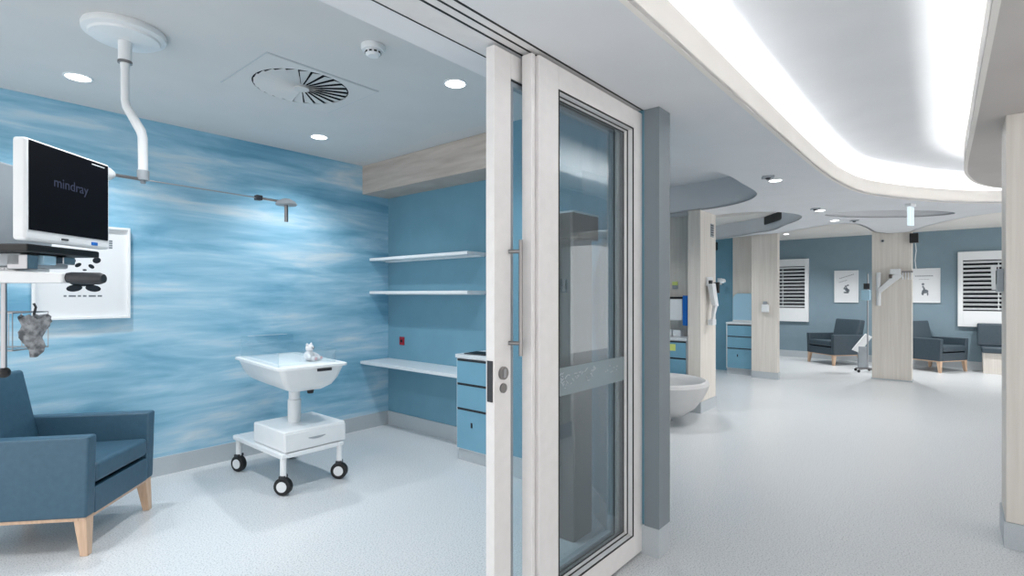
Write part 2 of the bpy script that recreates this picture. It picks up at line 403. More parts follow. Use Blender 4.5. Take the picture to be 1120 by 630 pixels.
for i in range(8):
    cx = .60 + .12*random.random(); cz = 1.01 + random.uniform(-.02,.02)
    mk.at(Matrix.Translation((cx,.0448,cz))).box(-.005,.005,-.0003,.0003,-.0022,.0022)
mk.build('etched_mark', M['greyplastic'], bd)

d2 = thing('door_2', 'sliding white framed glass leaf with long steel pull and round locks', None, (1.498,1.36,0))
frame_rect(MB(), 0, 1.05, .012, 2.352, .10, .10, .11, 0, .045).build('frame', M['frame'], d2, bevel=.003)
ring(.10, .95, .122, 2.252, .007, .006, .04).build('gasket', M['black'], d2)
ring(.107, .943, .129, 2.245, .018, .010, .04).build('glazing_bead', M['greyplastic'], d2)
MB().box(.115, .935, .020, .026, .137, 2.237).build('glass_pane', M['glassclear'], d2)
ph = MB().cyl((.107,-.045,1.14), (.107,-.045,1.60), .0085).cyl((.085,0,1.19), (.107,-.045,1.19), .008).cyl((.085,0,1.555), (.107,-.045,1.555), .008)
ph.build('pull_handle', M['darksteel'], d2)
lk = MB().cyl((.050,.001,1.074), (.050,-.008,1.074), .026, n=28).build('lock', M['darksteel'], d2)
MB().box(.044, .056, -.012, -.008, 1.058, 1.09).build('lock_turn', M['steel'], lk)
MB().cyl((.050,.001,1.015), (.050,-.006,1.015), .019, n=28).build('lock', M['darksteel'], d2)
MB().box(-.003, 0, .008, .036, .965, 1.125).build('latch_plate', M['darkplastic'], d2)
# a second set of stiles of the inner leaf that shows through the fixed panel
# ------------------------------------------------------------------ alcove furniture
for z, lab in ((1.744,'upper white floating shelf on the teal alcove wall'), (1.403,'lower white floating shelf on the teal alcove wall, over the desk')):
    s = thing('wall_shelf', lab, 'shelf', (3.42,3.98,z), 0, 'white shelves in the alcove')
    MB().box(-.24, 0, -.78, .655, -.014, .014).build('board', M['white'], s, bevel=.002)
    MB().box(-.05, 0, -.76, .64, -.022, -.014).build('batten', M['white'], s)
s = thing('desk_worktop', 'long pale wall-mounted desk top spanning the alcove', 'worktop', (3.42,3.9,.705))
MB().box(-.35, 0, -.695, .735, -.03, 0).build('top', M['counter'], s, bevel=.003)
MB().box(-.03, 0, -.69, .73, -.07, -.03).build('support_rail', M['white'], s)
def drawer_cabinet(name, label, loc, width, depth, ztop, rz=0, base=.10, group=None, sticker=False, knob=True):
    # local: front faces -x, width along y (0..-width)
    t = thing(name, label, 'cabinet', loc, rz, group)
    MB().box(.012, depth, -width, 0, base, ztop-.03).build('carcass', M['white'], t)
    MB().box(.03, depth, -width+.005, -.005, 0, base).build('plinth', M['skirt'], t)
    MB().box(-.005, depth, -width-.003, .003, ztop-.03, ztop).build('worktop', M['counter'], t, bevel=.002)
    zs = [(ztop-.235, ztop-.055), (ztop-.44, ztop-.255), (base+.01, ztop-.46)]
    for i, (a, b) in enumerate(zs):
        d = MB().box(-.006, .012, -width+.012, -.02, a, b).build('drawer', M['blue'], t, bevel=.002)
        MB().box(-.002, .011, -width+.012, -.02, b+.001, b+.018).build('finger_groove', M['darkplastic'], d)
        if i == 2 and knob: MB().box(-.012, -.006, -.20, -.185, b-.13, b-.09).build('latch', M['darkplastic'], d)
    return t
c1 = drawer_cabinet('drawer_cabinet', 'light blue three-drawer cabinet at the end of the alcove desk', (3.04,3.195,0), .43, .37, .886)
tb = thing('tablet_device', 'flat dark tablet lying on the light blue drawer cabinet', 'tablet', (3.17,3.02,.886), R(8))
MB().box(-.09, .09, -.10, .12, 0, .009).build('casing', M['darkplastic'], tb, bevel=.003)
MB().box(-.08, .08, -.09, .11, .009, .0095).build('screen', M['screen'], tb)
rs = thing('wall_socket', 'small dark red call socket on the teal wall above the desk', 'socket', (3.42,4.40,.90))
MB().box(-.010, 0, -.038, .038, -.042, .042).build('faceplate', M['red'], rs, bevel=.003)
MB().cyl((-.010,0,0), (-.016,0,0), .014).build('button', M['ink'], rs)

# guessed tall taupe box, from a dark shape behind the fixed glass panel
t = thing('tall_box_shape', 'tall dark taupe box shape behind the fixed glass panel', 'cupboard', (2.44,1.62,0))
MB().box(0, .19, 0, .33, 0, 1.70).build('body', M['brown'], t, bevel=.003)
MB().box(-.02, .25, -.01, .35, 1.70, 1.84).build('top_box', M['brown'], t, bevel=.004)
MB().box(-.02, .25, -.01, .35, 1.84, 1.85).build('top_lid', M['white'], t)
MB().box(.006, .184, -.006, -.001, .03, 1.66).build('door', M['brown'], t, bevel=.001)

# ------------------------------------------------------------------ armchairs
def armchair(name, label, loc, rz, upm, w=.66, dp=.72, ah=.635, bh=.92, group=None):
    t = thing(name, label, 'armchair', loc, rz, group)
    hw, f, b, at_ = w/2, -dp/2, dp/2, .075
    for s in (-1, 1):
        x0, x1 = (s*hw, s*(hw-at_)) if s < 0 else (s*(hw-at_), s*hw)
        mb = MB().hexa([(x0,f+.012,.205),(x1,f+.012,.205),(x1,b-.10,.205),(x0,b-.10,.205)], [(x0,f,ah),(x1,f,ah),(x1,b-.02,ah-.01),(x0,b-.02,ah-.01)])
        mb.build('armrest', upm, t, bevel=.014, seg=3)
    xi = hw-at_
    MB().box(-xi, xi, f+.012, f+.05, .205, .345).build('front_panel', upm, t, bevel=.006)
    MB().box(-xi, xi, f+.05, b-.12, .22, .335).build('seat_base', M['darkplastic'], t)
    cz = MB().hexa([(-xi+.004,f+.005,.365),(xi-.004,f+.005,.365),(xi-.004,b-.18,.335),(-xi+.004,b-.18,.335)],
                   [(-xi+.004,f+.004,.475),(xi-.004,f+.004,.475),(xi-.004,b-.16,.45),(-xi+.004,b-.16,.45)])
    cz.build('seat_cushion', upm, t, bevel=.025, seg=4)
    bk = MB().hexa([(-xi+.002,b-.26,.34),(xi-.002,b-.26,.34),(xi-.002,b-.10,.22),(-xi+.002,b-.10,.22)],
                   [(-xi-.03,b-.11,bh),(xi+.03,b-.11,bh),(xi+.03,b+.0,bh-.02),(-xi-.03,b+.0,bh-.02)])
    bk.build('backrest', upm, t, bevel=.022, seg=4)
    br = MB().box(-hw+.01, hw-.01, f+.02, f+.055, .188, .207).box(-hw+.01, hw-.01, b-.15, b-.115, .188, .207)
    br.box(-hw+.01, -hw+.045, f+.055, b-.15, .188, .207).box(hw-.045, hw-.01, f+.055, b-.15, .188, .207)
    br.build('base_rail', M['legwood'], t, bevel=.003)
    for sx in (-1, 1):
        for sy in (-1, 1):
            cx = sx*(hw-.045); cy = (f+.05) if sy < 0 else (b-.145)
            ox = sx*.012; oy = sy*.018
            r0, r1 = .019, .031
            lo = [(cx+ox-r0,cy+oy-r0,0),(cx+ox+r0,cy+oy-r0,0),(cx+ox+r0,cy+oy+r0,0),(cx+ox-r0,cy+oy+r0,0)]
            hi = [(cx-r1,cy-r1,.19),(cx+r1,cy-r1,.19),(cx+r1,cy+r1,.19),(cx-r1,cy+r1,.19)]
            MB().hexa(lo, hi).build('leg', M['legwood'], t, bevel=.004)
    return t
armchair('armchair', 'blue vinyl armchair with oak legs before the watercolour mural', (.562,4.003,0), math.atan2(.748,.664), M['leather'], dp=.84)
G = 'dark slate armchairs along the far wall'
def face(fx, fy): return math.atan2(fx, -fy)
ac = armchair('armchair', 'dark slate armchair under the picture nearest the shuttered window by the middle pillar', (12.24,1.83,0), face(-.77,.64), M['darkleather'], w=.72, dp=.76, ah=.60, bh=.89, group=G)
dup(ac, (12.36,.33,0), face(-.53,-.85), 'dark slate armchair partly hidden behind the far timber pillar')

# recliner with timber box base
t = thing('box_seat', 'dark upholstered seat on pale timber box base beside near column', 'seat', (12.6,-.72,0))
MB().box(-.26, .22, -.36, .35, 0, .36).build('base', M['timber'], t, bevel=.004)
MB().box(-.30, .22, -.40, .37, .36, .46).build('seat_cushion', M['darkleather'], t, bevel=.025, seg=4)
MB().hexa([(.06,-.42,.46),(.24,-.42,.46),(.24,.42,.46),(.06,.42,.46)], [(.14,-.42,.86),(.27,-.42,.86),(.27,.42,.86),(.14,.42,.86)]).build('backrest', M['darkleather'], t, bevel=.025, seg=4)

# ------------------------------------------------------------------ patient monitor, rack and support
t = thing('patient_monitor', 'white cased black screen monitor showing a faint name, beside the mural', 'monitor', (.436,2.573,1.572), R(43.8))
MB().box(-.205, .205, 0, .045, 0, .355).build('casing', M['plastic'], t, bevel=.010, seg=3)
MB().box(-.192, .192, -.002, .001, .036, .347).build('screen', M['screen'], t)
text_part('screen_lettering', 'mindray', .052, M['logo'], t, Matrix.Translation((-.005,-.003,.222)) @ Matrix.Rotation(PI/2,4,'X'))
MB().box(.10, .17, -.003, -.0015, .333, .337).build('indicator', M['plastic'], t)
MB().box(-.05, -.02, -.004, 0, .014, .02).build('button', M['darkplastic'], t)
MB().box(.10, .13, -.004, 0, .010, .022).build('blue_label', M['brightblue'], t)
MB().box(-.07, .07, .045, .11, .08, .26).build('rear_housing', M['greyplastic'], t, bevel=.008)

t = thing('module_rack', 'grey boxed instrument rack with knobs behind the monitor', 'medical device', (.225,2.905,1.565), R(43.8))
MB().box(-.14, .15, -.14, .16, 0, .32).build('body', M['greyplastic'], t, bevel=.008)
MB().box(-.143, -.138, -.12, .15, .15, .29).build('display_panel', M['darkplastic'], t)
for i, (yy, zz) in enumerate(((-.10,.17),(-.02,.17),(-.09,.07),(.06,.07),(.0,.035))):
    MB().cyl((-.14,yy,zz), (-.157,yy,zz), .012 if i < 2 else .016).build('knob', M['black'], t)
MB().box(-.145, -.14, -.13, .15, .118, .132).build('trim_strip', M['plastic'], t)

t = thing('equipment_support', 'grey equipment arm with black tray and dark grip, under the monitor', 'medical stand', (.31,2.72,1.10), R(43.8))
MB().box(-.18, .17, -.17, .36, .435, .462).build('tray', M['black'], t, bevel=.006)
MB().box(-.12, .10, -.10, .30, .385, .435).build('tray_bracket', M['greyplastic'], t, bevel=.008)
MB().box(-.10, .06, -.06, .04, .350, .385).build('clamp', M['plastic'], t, bevel=.006)
ar = MB().hexa([(-.12,-.24,.325),(-.06,-.24,.325),(-.05,.25,.325),(-.13,.25,.325)], [(-.12,-.24,.362),(-.06,-.24,.362),(-.05,.25,.385),(-.13,.25,.385)]).build('arm', M['plastic'], t, bevel=.006)
MB().tube([(-.09,-.23,.345),(-.09,-.25,.345),(-.09,-.35,.342),(-.09,-.365,.342)], [.017,.021,.022,.016], 16).build('grip', M['darkplastic'], t)
MB().cyl((-.02,.41,.0), (-.02,.41,1.59), .035).build('support_column', M['plastic'], t)
MB().box(-.06, .02, .24, .40, .36, .43).build('column_bracket', M['greyplastic'], t, bevel=.006)
pl = MB().cyl((-.096,-.021,.01), (-.096,-.021,.38), .009, n=14).build('rail_pole', M['steel'], t)
MB().ball((-.096,-.021,.0), .02, .02, .02, 10).build('pole_knob', M['black'], pl)
cb = MB().tube([(-.15,.22,.40),(-.20,.20,.36),(-.22,.17,.31),(-.2,.13,.29),(-.16,.12,.33),(-.12,.10,.37)], .008).build('cable', M['black'], t)
MB().box(-.06,.0,-.13,-.09,.395,.43).build('connector', M['paleblue'], t, bevel=.004)
MB().box(-.12,-.07,-.12,-.05,.375,.43).build('latch_block', M['steel'], t, bevel=.004)
MB().box(.02,.08,-.14,-.09,.40,.43).build('latch_block', M['steel'], t, bevel=.004)
# wire basket on the pole
t = thing('wire_basket', 'thin wire basket hooked on the equipment pole by the mural', 'basket', (.235,2.83,1.175), R(43.8))
wb = MB()
bx0, bx1, by0, by1 = -.08, .08, -.15, .10
for zz in (0, .14): wb.tube([(bx0,by0,zz),(bx1,by0,zz),(bx1,by1,zz),(bx0,by1,zz),(bx0,by0,zz)], .0028, 6)
for i in range(6):
    yy = by0 + (by1-by0)*i/5
    wb.tube([(bx0,yy,.14),(bx0,yy,0),(bx1,yy,0),(bx1,yy,.14)], .0018, 6)
wb.build('wire_frame', M['steel'], t)
MB().tube([(-.02,.10,.14),(-.03,.12,.16),(-.04,.12,.12)], .003, 6).build('hook', M['steel'], t)
# grey bundle hanging from basket
t = thing('hanging_bundle', 'crumpled grey cuff bundle hanging from the wire basket', 'cuff', W(-1.82,1.99,1.125), R(43.8))
rings = []
for i in range(9):
    u = i/8; z = .02 + .155*u; wx = .010 + .034*u**.6; wy = .008 + .018*u
    rings.append([(wx*math.cos(a)*(1+.22*math.sin(3*a+i*1.3)) + .006*math.sin(i), -.012*u + wy*math.sin(a)*(1+.25*math.cos(4*a+i)), z + (.01*math.sin(5*a) if i == 8 else 0)) for a in [2*PI*k/20 for k in range(20)]])
MB().at(Matrix.Rotation(R(-46),4,'Z')).loft(rings).build('cuff', M['fabric'], t)
MB().at(Matrix.Rotation(R(-46),4,'Z')).tube([(.0,0,.18),(.006,.0,.21),(.0,0,.225)], .004, 8).build('strap', M['darkplastic'], t)

# ceiling-mounted lamp arm
cx, cy = .74, 3.155
t = thing('ceiling_lamp_arm', 'white ceiling-mounted examination lamp arm reaching across the mural', 'lamp arm', (cx,cy,ZR))
def L_(p): return (p[0]-cx, p[1]-cy, p[2]-ZR)
MB().lathe([(.172,0),(.176,-.012),(.172,-.030),(.150,-.038),(.145,-.048),(.10,-.056),(.04,-.06)], n=56).build('ceiling_plate', M['plastic'], t)
a0 = (0,0,-.05)
pv = L_(W(-1.834,2.60,1.955)); e1 = L_(W(-1.925,2.58,2.33)); e2 = L_(W(-1.836,2.60,2.165))
MB().cyl((0,0,-.05), (0,0,-.155), .029).build('collar', M['plastic'], t, bevel=.004)
MB().cyl((0,0,-.155), (0,0,-.166), .031).build('collar_ring', M['darksteel'], t)
MB().tube([(0,0,-.165),(0,0,-.20),(.0,0,-.35),(.006,-.004,-.38),(e2[0]-.008,e2[1]+.0,e2[2]+.03),(e2[0],e2[1],e2[2]),(pv[0],pv[1],pv[2]+.03)], [.021,.018,.018,.020,.022,.021,.021], 20).build('drop_tube', M['plastic'], t)
MB().cyl((pv[0],pv[1],pv[2]+.045), (pv[0],pv[1],pv[2]-.005), .026).cyl((pv[0],pv[1],pv[2]-.005), (pv[0],pv[1],pv[2]-.02), .012).build('pivot_joint', M['greyplastic'], t, bevel=.003)
e3 = L_(W(-1.905,2.49,1.955)); e4 = L_(W(-1.455,3.0,1.938))
MB().cyl(pv, e3, .008, n=12).build('rear_rod', M['darksteel'], t)
d = (Vector(e3)-Vector(pv)).normalized()
MB().tube([Vector(e3)-d*.01, Vector(e3)+d*.01, Vector(e3)+d*.06, Vector(e3)+d*.16], [.014,.03,.04,.046], 20).build('counterweight', M['plastic'], t)
MB().cyl(pv, e4, .0035, n=8).build('front_rod', M['steel'], t)
e5 = L_(W(-1.325,3.07,1.925)); e6 = L_(W(-1.31,3.08,1.93))
MB().cyl(e4, e5, .007, n=10).build('head_arm', M['darksteel'], t)
q = Vector(e4); MB().box(q.x-.018, q.x+.018, q.y-.018, q.y+.018, q.z-.014, q.z+.014).build('elbow_block', M['darkplastic'], t, bevel=.004)
q = Vector(e5)
MB().lathe([(.055,q.z-.018),(.06,q.z-.012),(.05,q.z+.004),(.02,q.z+.02)], q.x, q.y, 28).build('lamp_head', M['greyplastic'], t)
MB().cyl((q.x,q.y,q.z-.016), (q.x,q.y,q.z-.115), .011).build('lamp_handle', M['darksteel'], t)

# ------------------------------------------------------------------ posters
def framed_picture(name, label, loc, rz, w, h, draw, thick=.028, group=None):
    t = thing(name, label, 'picture', loc, rz, group)      # faces -y, origin bottom centre
    fb = .016
    frame_rect(MB(), -w/2, w/2, 0, h, fb, fb, fb, -thick, 0).build('frame', M['white'], t, bevel=.002)
    sh = MB().box(-w/2+fb, w/2-fb, -.016, -.004, fb, h-fb).build('print', M['paper'], t)
    draw(sh, w, h); return t
def disc(mb, x, z, rx, rz, a=0, y=-.0165):
    n = 20; mb.at(Matrix.Translation((x, y, z)) @ Matrix.Rotation(a, 4, 'Y'))
    mb.add([(rx*math.cos(2*PI*i/n), 0, rz*math.sin(2*PI*i/n)) for i in range(n)] + [(rx*math.cos(2*PI*i/n), .0006, rz*math.sin(2*PI*i/n)) for i in range(n)],
           [tuple(range(n)), tuple(reversed(range(n,2*n)))] + [(i,(i+1) % n,n+(i+1) % n,n+i) for i in range(n)]); mb.at()
def dash(mb, x0, x1, z0, z1): mb.box(x0, x1, -.0168, -.016, z0, z1)
def panda(sh, w, h):
    # picture centre x world .853; measured features relative to the frame
    m = MB()
    disc(m, -.065, .408, .026, .020, .5); disc(m, .075, .412, .024, .021, -.4)       # ears
    disc(m, -.028, .375, .020, .013, -.6); disc(m, .045, .368, .019, .013, .7)       # eye patches
    disc(m, .008, .342, .012, .006)                                                  # nose
    disc(m, -.030, .298, .040, .014, .25); disc(m, .040, .298, .040, .014, -.25)     # arms
    disc(m, .0, .262, .082, .034)                                                    # body
    disc(m, -.048, .215, .044, .024, -.15); disc(m, .055, .215, .044, .024, .15)     # feet
    m.build('drawing_print', M['ink'], sh)
    g = MB(); g2 = MB(); g3 = MB()
    for i, (a, b) in enumerate(((-.105,-.09),(-.078,-.04),(-.03,-.012),(-.002,.018),(.03,.07),(.08,.105))): dash(g, a, b, .155, .167)
    for i in range(9): dash(g2, .02+i*.013, .028+i*.013, .50+.004*(i % 3), .522+.004*(i % 2))
    for i in range(4): dash(g3, .145, .165, .50+i*.016, .512+i*.016)
    g.build('caption_lettering', M['inkgrey'], sh); g2.build('heading_lettering', M['inkgrey'], sh); g3.build('side_lettering', M['inkgrey'], sh)
framed_picture('framed_print', 'white framed print of a sitting panda on the watercolour mural', (.845,4.64,1.212), 0, .535, .655, panda, .04)
def smallfig(kind):
    def draw(sh, w, h):
        m = MB(); h1 = MB(); h2 = MB()
        if kind == 0:
            for i in range(10):
                x = -.12+i*.026; dash(h1, x, x+.02, .50+.009*i, .512+.009*i)
            for i in range(6): dash(h2, -.13+i*.025, -.112+i*.025, .42+.008*i, .43+.008*i)
            disc(m, -.005, .34, .022, .018); disc(m, .03, .36, .02, .016); disc(m, 0, .28, .03, .04); disc(m, .03, .25, .03, .035); disc(m, -.035, .30, .012, .03, .3)
            disc(m, 0, .21, .05, .02)
        else:
            for i in range(12):
                x = -.14+i*.023; dash(h1, x, x+.017, .51, .527)
            for i in range(8): dash(h2, -.08+i*.02, -.068+i*.02, .45, .457)
            disc(m, -.02, .36, .022, .022); disc(m, -.02, .31, .014, .02); disc(m, -.005, .27, .016, .03); disc(m, .012, .22, .05, .038); disc(m, -.025, .18, .02, .035); disc(m, .05, .17, .012, .035)
        m.build('drawing_print', M['inkgrey'], sh); h1.build('heading_lettering', M['inkgrey'], sh); h2.build('caption_lettering', M['inkgrey'], sh)
    return draw
GP = 'white framed prints on the far wall'
framed_picture('framed_print', 'small white framed print between the shuttered window and the far pillar', (12.9,1.745,1.214), -PI/2, .43, .67, smallfig(0), group=GP)
framed_picture('framed_print', 'small white framed print just past the far timber pillar', (12.9,.46,1.222), -PI/2, .48, .665, smallfig(1), group=GP)

# ------------------------------------------------------------------ shuttered windows on the far wall
def shutter(name, label, y0, y1, z0, z1, s0, s1):
    t = thing(name, label, None, (12.9,(y0+y1)/2,z0)); hw = (y1-y0)/2; h = z1-z0; fw = .075
    mb = MB().box(-.06,0,-hw,-hw+fw,0,h).box(-.06,0,hw-fw,hw,0,h).box(-.06,0,-hw+fw,hw-fw,s1-z0,h).box(-.06,0,-hw+fw,hw-fw,0,s0-z0)
    mb.build('frame', M['white'], t, bevel=.004)
    MB().box(-.006,-.002,-hw+fw,hw-fw,s0-z0,s1-z0).build('dark_pane', M['dark'], t)
    sl = MB(); n = 12
    for i in range(n):
        zc = s0-z0 + (i+.5)*(s1-s0)/n
        sl.at(Matrix.Translation((-.035,0,zc)) @ Matrix.Rotation(R(32),4,'Y')).box(-.031,.031,-hw+fw+.002,hw-fw-.002,-.004,.004)
    sl.build('slat', M['white'], t)
    MB().box(-.075,-.068,-.006,.006,s0-z0+.02,s1-z0-.02).build('tilt_rod', M['white'], t)
    return t
shutter('window_1', 'white shuttered window beside the middle timber pillar', 2.436, 3.45, .786, 2.165, 1.084, 2.005)
shutter('window_2', 'white shuttered window beside the near timber column', -1.15, -.032, .786, 2.175, 1.077, 2.016)

# ------------------------------------------------------------------ bassinet trolley
BX, BY = 1.945, 3.92
t = thing('bassinet_trolley', 'white wheeled newborn bassinet trolley with drawer and clear sides', 'bassinet', (BX,BY,0))
cs = [(-.215,-.385),(.215,-.385),(-.205,.36),(.215,.36)]
for i, (x, y) in enumerate(cs):
    p = MB().cyl((x,y,.125), (x,y,.25), .021).build('leg', M['white'], t)
    h = .012
    ca = MB()
    a = R([35,40,20,50][i]); Mx = Matrix.Translation((x,y,.062)) @ Matrix.Rotation(a,4,'Z')
    ca.at(Mx)
    ca.cyl((-.022,.0,0), (.022,.0,0), .061, n=32)
    w = ca.build('caster', M['black'], p, bevel=.006, seg=3)
    MB().at(Mx).cyl((.022,0,0), (.027,0,0), .036, n=28).cyl((-.022,0,0), (-.027,0,0), .036, n=28).build('hub_cap', M['plastic'], w)
    MB().at(Mx).box(-.03,.03,-.02,.02,.055,.075).build('fork', M['darkplastic'], w, bevel=.004)
fr = MB()
fr.box(-.24,-.195,-.41,.39,.25,.285).box(.195,.24,-.41,.39,.25,.285).box(-.195,.195,-.41,-.37,.25,.285).box(-.195,.195,.345,.39,.25,.285).box(-.195,.195,.08,.35,.268,.284)
fr.build('base_frame', M['white'], t, bevel=.010, seg=3)
MB().box(-.215,.255,-.40,.08,.286,.432).build('drawer_box', M['white'], t, bevel=.012, seg=3)
dr = MB().box(-.21,.25,-.412,-.40,.292,.415).build('drawer', M['plastic'], t, bevel=.003)
hn = MB()
for i in range(10):
    u0, u1 = -1+i*.2, -1+(i+1)*.2
    z0 = .362-.012*(1-u0*u0); z1 = .362-.012*(1-u1*u1)
    hn.hexa([(.02+u0*.065,-.416,z0),(.02+u1*.065,-.416,z1),(.02+u1*.065,-.411,z1),(.02+u0*.065,-.411,z0)], [(.02+u0*.065,-.416,.366),(.02+u1*.065,-.416,.366),(.02+u1*.065,-.411,.366),(.02+u0*.065,-.411,.366)])
hn.build('handle', M['greyplastic'], dr)
MB().cyl((-.01,-.14,.43), (-.01,-.14,.60), .047, n=28).cyl((-.01,-.14,.60), (-.01,-.14,.72), .040, n=28).build('lift_column', M['plastic'], t, bevel=.003)
TR = Matrix.Translation((-.01,-.055,0)) @ Matrix.Rotation(R(-6),4,'Z')
hl, hw = .485, .25
rg = [rrect(-hw,hw,-hl,hl,.05,z_) for z_ in ()]
def rr(i, z, r=.05, sh=0): return rrect(-hw+i, hw-i, -hl+i+sh, hl-i*1.0, max(r-i*.2,.02), z)
tubm = MB().at(TR).loft([rr(.20,.695), rr(.14,.700), rr(.085,.735), rr(.05,.79), rr(.028,.85), rr(.022,.868), rr(.0,.872), rr(.0,.888), rr(.012,.892), rr(.03,.890), rr(.045,.872), rr(.05,.87)])
tubm.build('tub', M['plastic'], t)
MB().at(TR).loft([rr(.052,.868,.04), rr(.052,.884,.04), rr(.07,.890,.04)]).build('mattress', M['white'], t)
ac_ = MB().at(TR)
i_ = .035; x0, x1, y0, y1 = -hw+i_+.01, hw-i_-.01, -hl+.13, hl-i_
ac_.box(x0,x0+.004,y0,y1,.88,.975).box(x1-.004,x1,y0,y1,.88,.975).box(x0,x1,y1-.004,y1,.88,1.05).box(x0,x1,y0,y0+.004,.88,.985)
ac_.build('clear_side', M['acrylic'], t)
MB().at(TR).box(x0+.05,x1-.05,y1-.003,y1,1.05,1.052).build('edge_glint', M['white'], t)  # white strip imitates the bright glint along the acrylic's top edge
MB().at(TR).box(.02,.12,-hl+.005,-hl+.02,.846,.864).build('grip_slot', M['darkplastic'], t)
MB().at(TR).cyl((.03,-hl+.16,.675), (.03,-hl+.16,.70), .02, .025).build('release_knob', M['black'], t)
# soft toy
px, py = W(-1.505, 3.88, 0)[:2]
t = thing('soft_toy', 'small white plush toy with pink paws sitting in the bassinet', 'soft toy', (px,py,.8945), R(30))
MB().ball((0,0,.035), .042, .036, .038).ball((0,-.005,.092), .032, .029, .028).build('body', M['plush'], t)
for s in (-1, 1):
    MB().ball((s*.026,0,.118), .011, .008, .012, 8).build('ear', M['plush'], t)
    MB().tube([(s*.025,-.005,.05),(s*.05,-.03,.035),(s*.058,-.045,.025)], [.014,.013,.012], 10).build('arm', M['plush'], t)
    l = MB().tube([(s*.02,-.02,.018),(s*.035,-.06,.015),(s*.037,-.072,.018)], [.018,.016,.014], 10).build('leg', M['plush'], t)
    MB().ball((s*.037,-.078,.018), .012, .006, .012, 8).build('paw', M['pink'], l)
MB().ball((-.012,-.032,.096), .004,.003,.004, 6).ball((.012,-.032,.096), .004,.003,.004, 6).ball((0,-.034,.086), .006,.004,.004, 6).build('face', M['ink'], t)

# ------------------------------------------------------------------ ceiling items
t = thing('ceiling_diffuser', 'square swirl air diffuser in the room ceiling', 'air vent', (1.665,3.16,ZR))
frame_rect(MB(), -.355,.355, -.305,.305, .012,.012,.012, 0,0)
pl = MB(); hx, hy = .355, .305
n = 48; Rr = .28
# plate with a round opening
inner = [(Rr*1.02*math.cos(2*PI*i/n), Rr*math.sin(2*PI*i/n)) for i in range(n)]
def sq(i):
    a = 2*PI*i/n; c, s_ = math.cos(a), math.sin(a); k = min(hx/abs(c) if abs(c) > 1e-6 else 9, hy/abs(s_) if abs(s_) > 1e-6 else 9); return (k*c, k*s_)
corners = [math.atan2(hy,hx), math.atan2(hy,-hx), math.atan2(-hy,-hx)+2*PI, math.atan2(-hy,hx)+2*PI]
outp = [sq(i) for i in range(n)]
for a in corners:
    j = round(a/(2*PI/n)) % n; outp[j] = (math.copysign(hx, math.cos(a)), math.copysign(hy, math.sin(a)))
vs = [(x,y,-.006) for x,y in inner] + [(x,y,-.006) for x,y in outp] + [(x,y,0) for x,y in outp] + [(x,y,-.001) for x,y in inner]
fs = []
for i in range(n):
    j = (i+1) % n
    fs += [(i,j,n+j,n+i),(n+i,n+j,2*n+j,2*n+i),(3*n+i,3*n+j,j,i)]
MB().add(vs, fs).build('face_plate', M['ceilroom'], t)
e = MB()
for i in range(2): pass
frame_e = MB()
for (a,b,c_,d_) in ((-hx-.008,hx+.008,-hy-.008,-hy),(-hx-.008,hx+.008,hy,hy+.008),(-hx-.008,-hx,-hy,hy),(hx,hx+.008,-hy,hy)): frame_e.box(a,b,c_,d_,-.003,0)
frame_e.build('edge_frame', M['skirt'], t)  # grey frame line around the face plate
MB().cyl((0,0,-.0012), (0,0,-.0002), Rr*1.015, n=48).build('dark_plenum', M['dark'], t)
for k in range(24):
    a = 2*PI*k/24
    fm = MB(); r0, r1 = .045, .276; steps = 6
    lo = []; up = []
    for sgn, dz in ((0, -.013), (1, -.0030)):
        for j in range(steps+1):
            r = r0 + (r1-r0)*j/steps; aa = a + sgn*.225*(1 if r > .1 else .9)
            (lo if sgn == 0 else up).append((r*math.cos(aa), r*math.sin(aa), dz))
    vs = lo + up + [(x,y,z+.0015) for x,y,z in lo] + [(x,y,z+.0015) for x,y,z in up]; m_ = steps+1
    fs = []
    for j in range(steps):
        fs += [(j,j+1,m_+j+1,m_+j), (2*m_+j,3*m_+j,3*m_+j+1,2*m_+j+1), (j,2*m_+j,2*m_+j+1,j+1), (m_+j,m_+j+1,3*m_+j+1,3*m_+j)]
    fs += [(0,m_,3*m_,2*m_), (m_-1,3*m_-1,4*m_-1,2*m_-1)]
    fm.add(vs, fs).build('blade', M['ceilroom'], t)
MB().cyl((0,0,-.018), (0,0,-.001), .046, n=28).build('hub', M['ceilroom'], t)

t = thing('smoke_detector', 'round white smoke detector on the room ceiling', 'detector', (1.636,2.352,ZR))
MB().lathe([(.062,0),(.062,-.018),(.055,-.028)], n=36).build('base', M['plastic'], t)
MB().lathe([(.044,-.028),(.040,-.034),(.040,-.046),(.028,-.056)], n=36).build('sensor_head', M['plastic'], t)
for k in range(10):
    a = 2*PI*k/10; c_, s_ = math.cos(a), math.sin(a)
    MB().at(Matrix.Rotation(a,4,'Z')).box(.038,.0425,-.007,.007,-.044,-.036).build('vent_slot', M['black'], t)

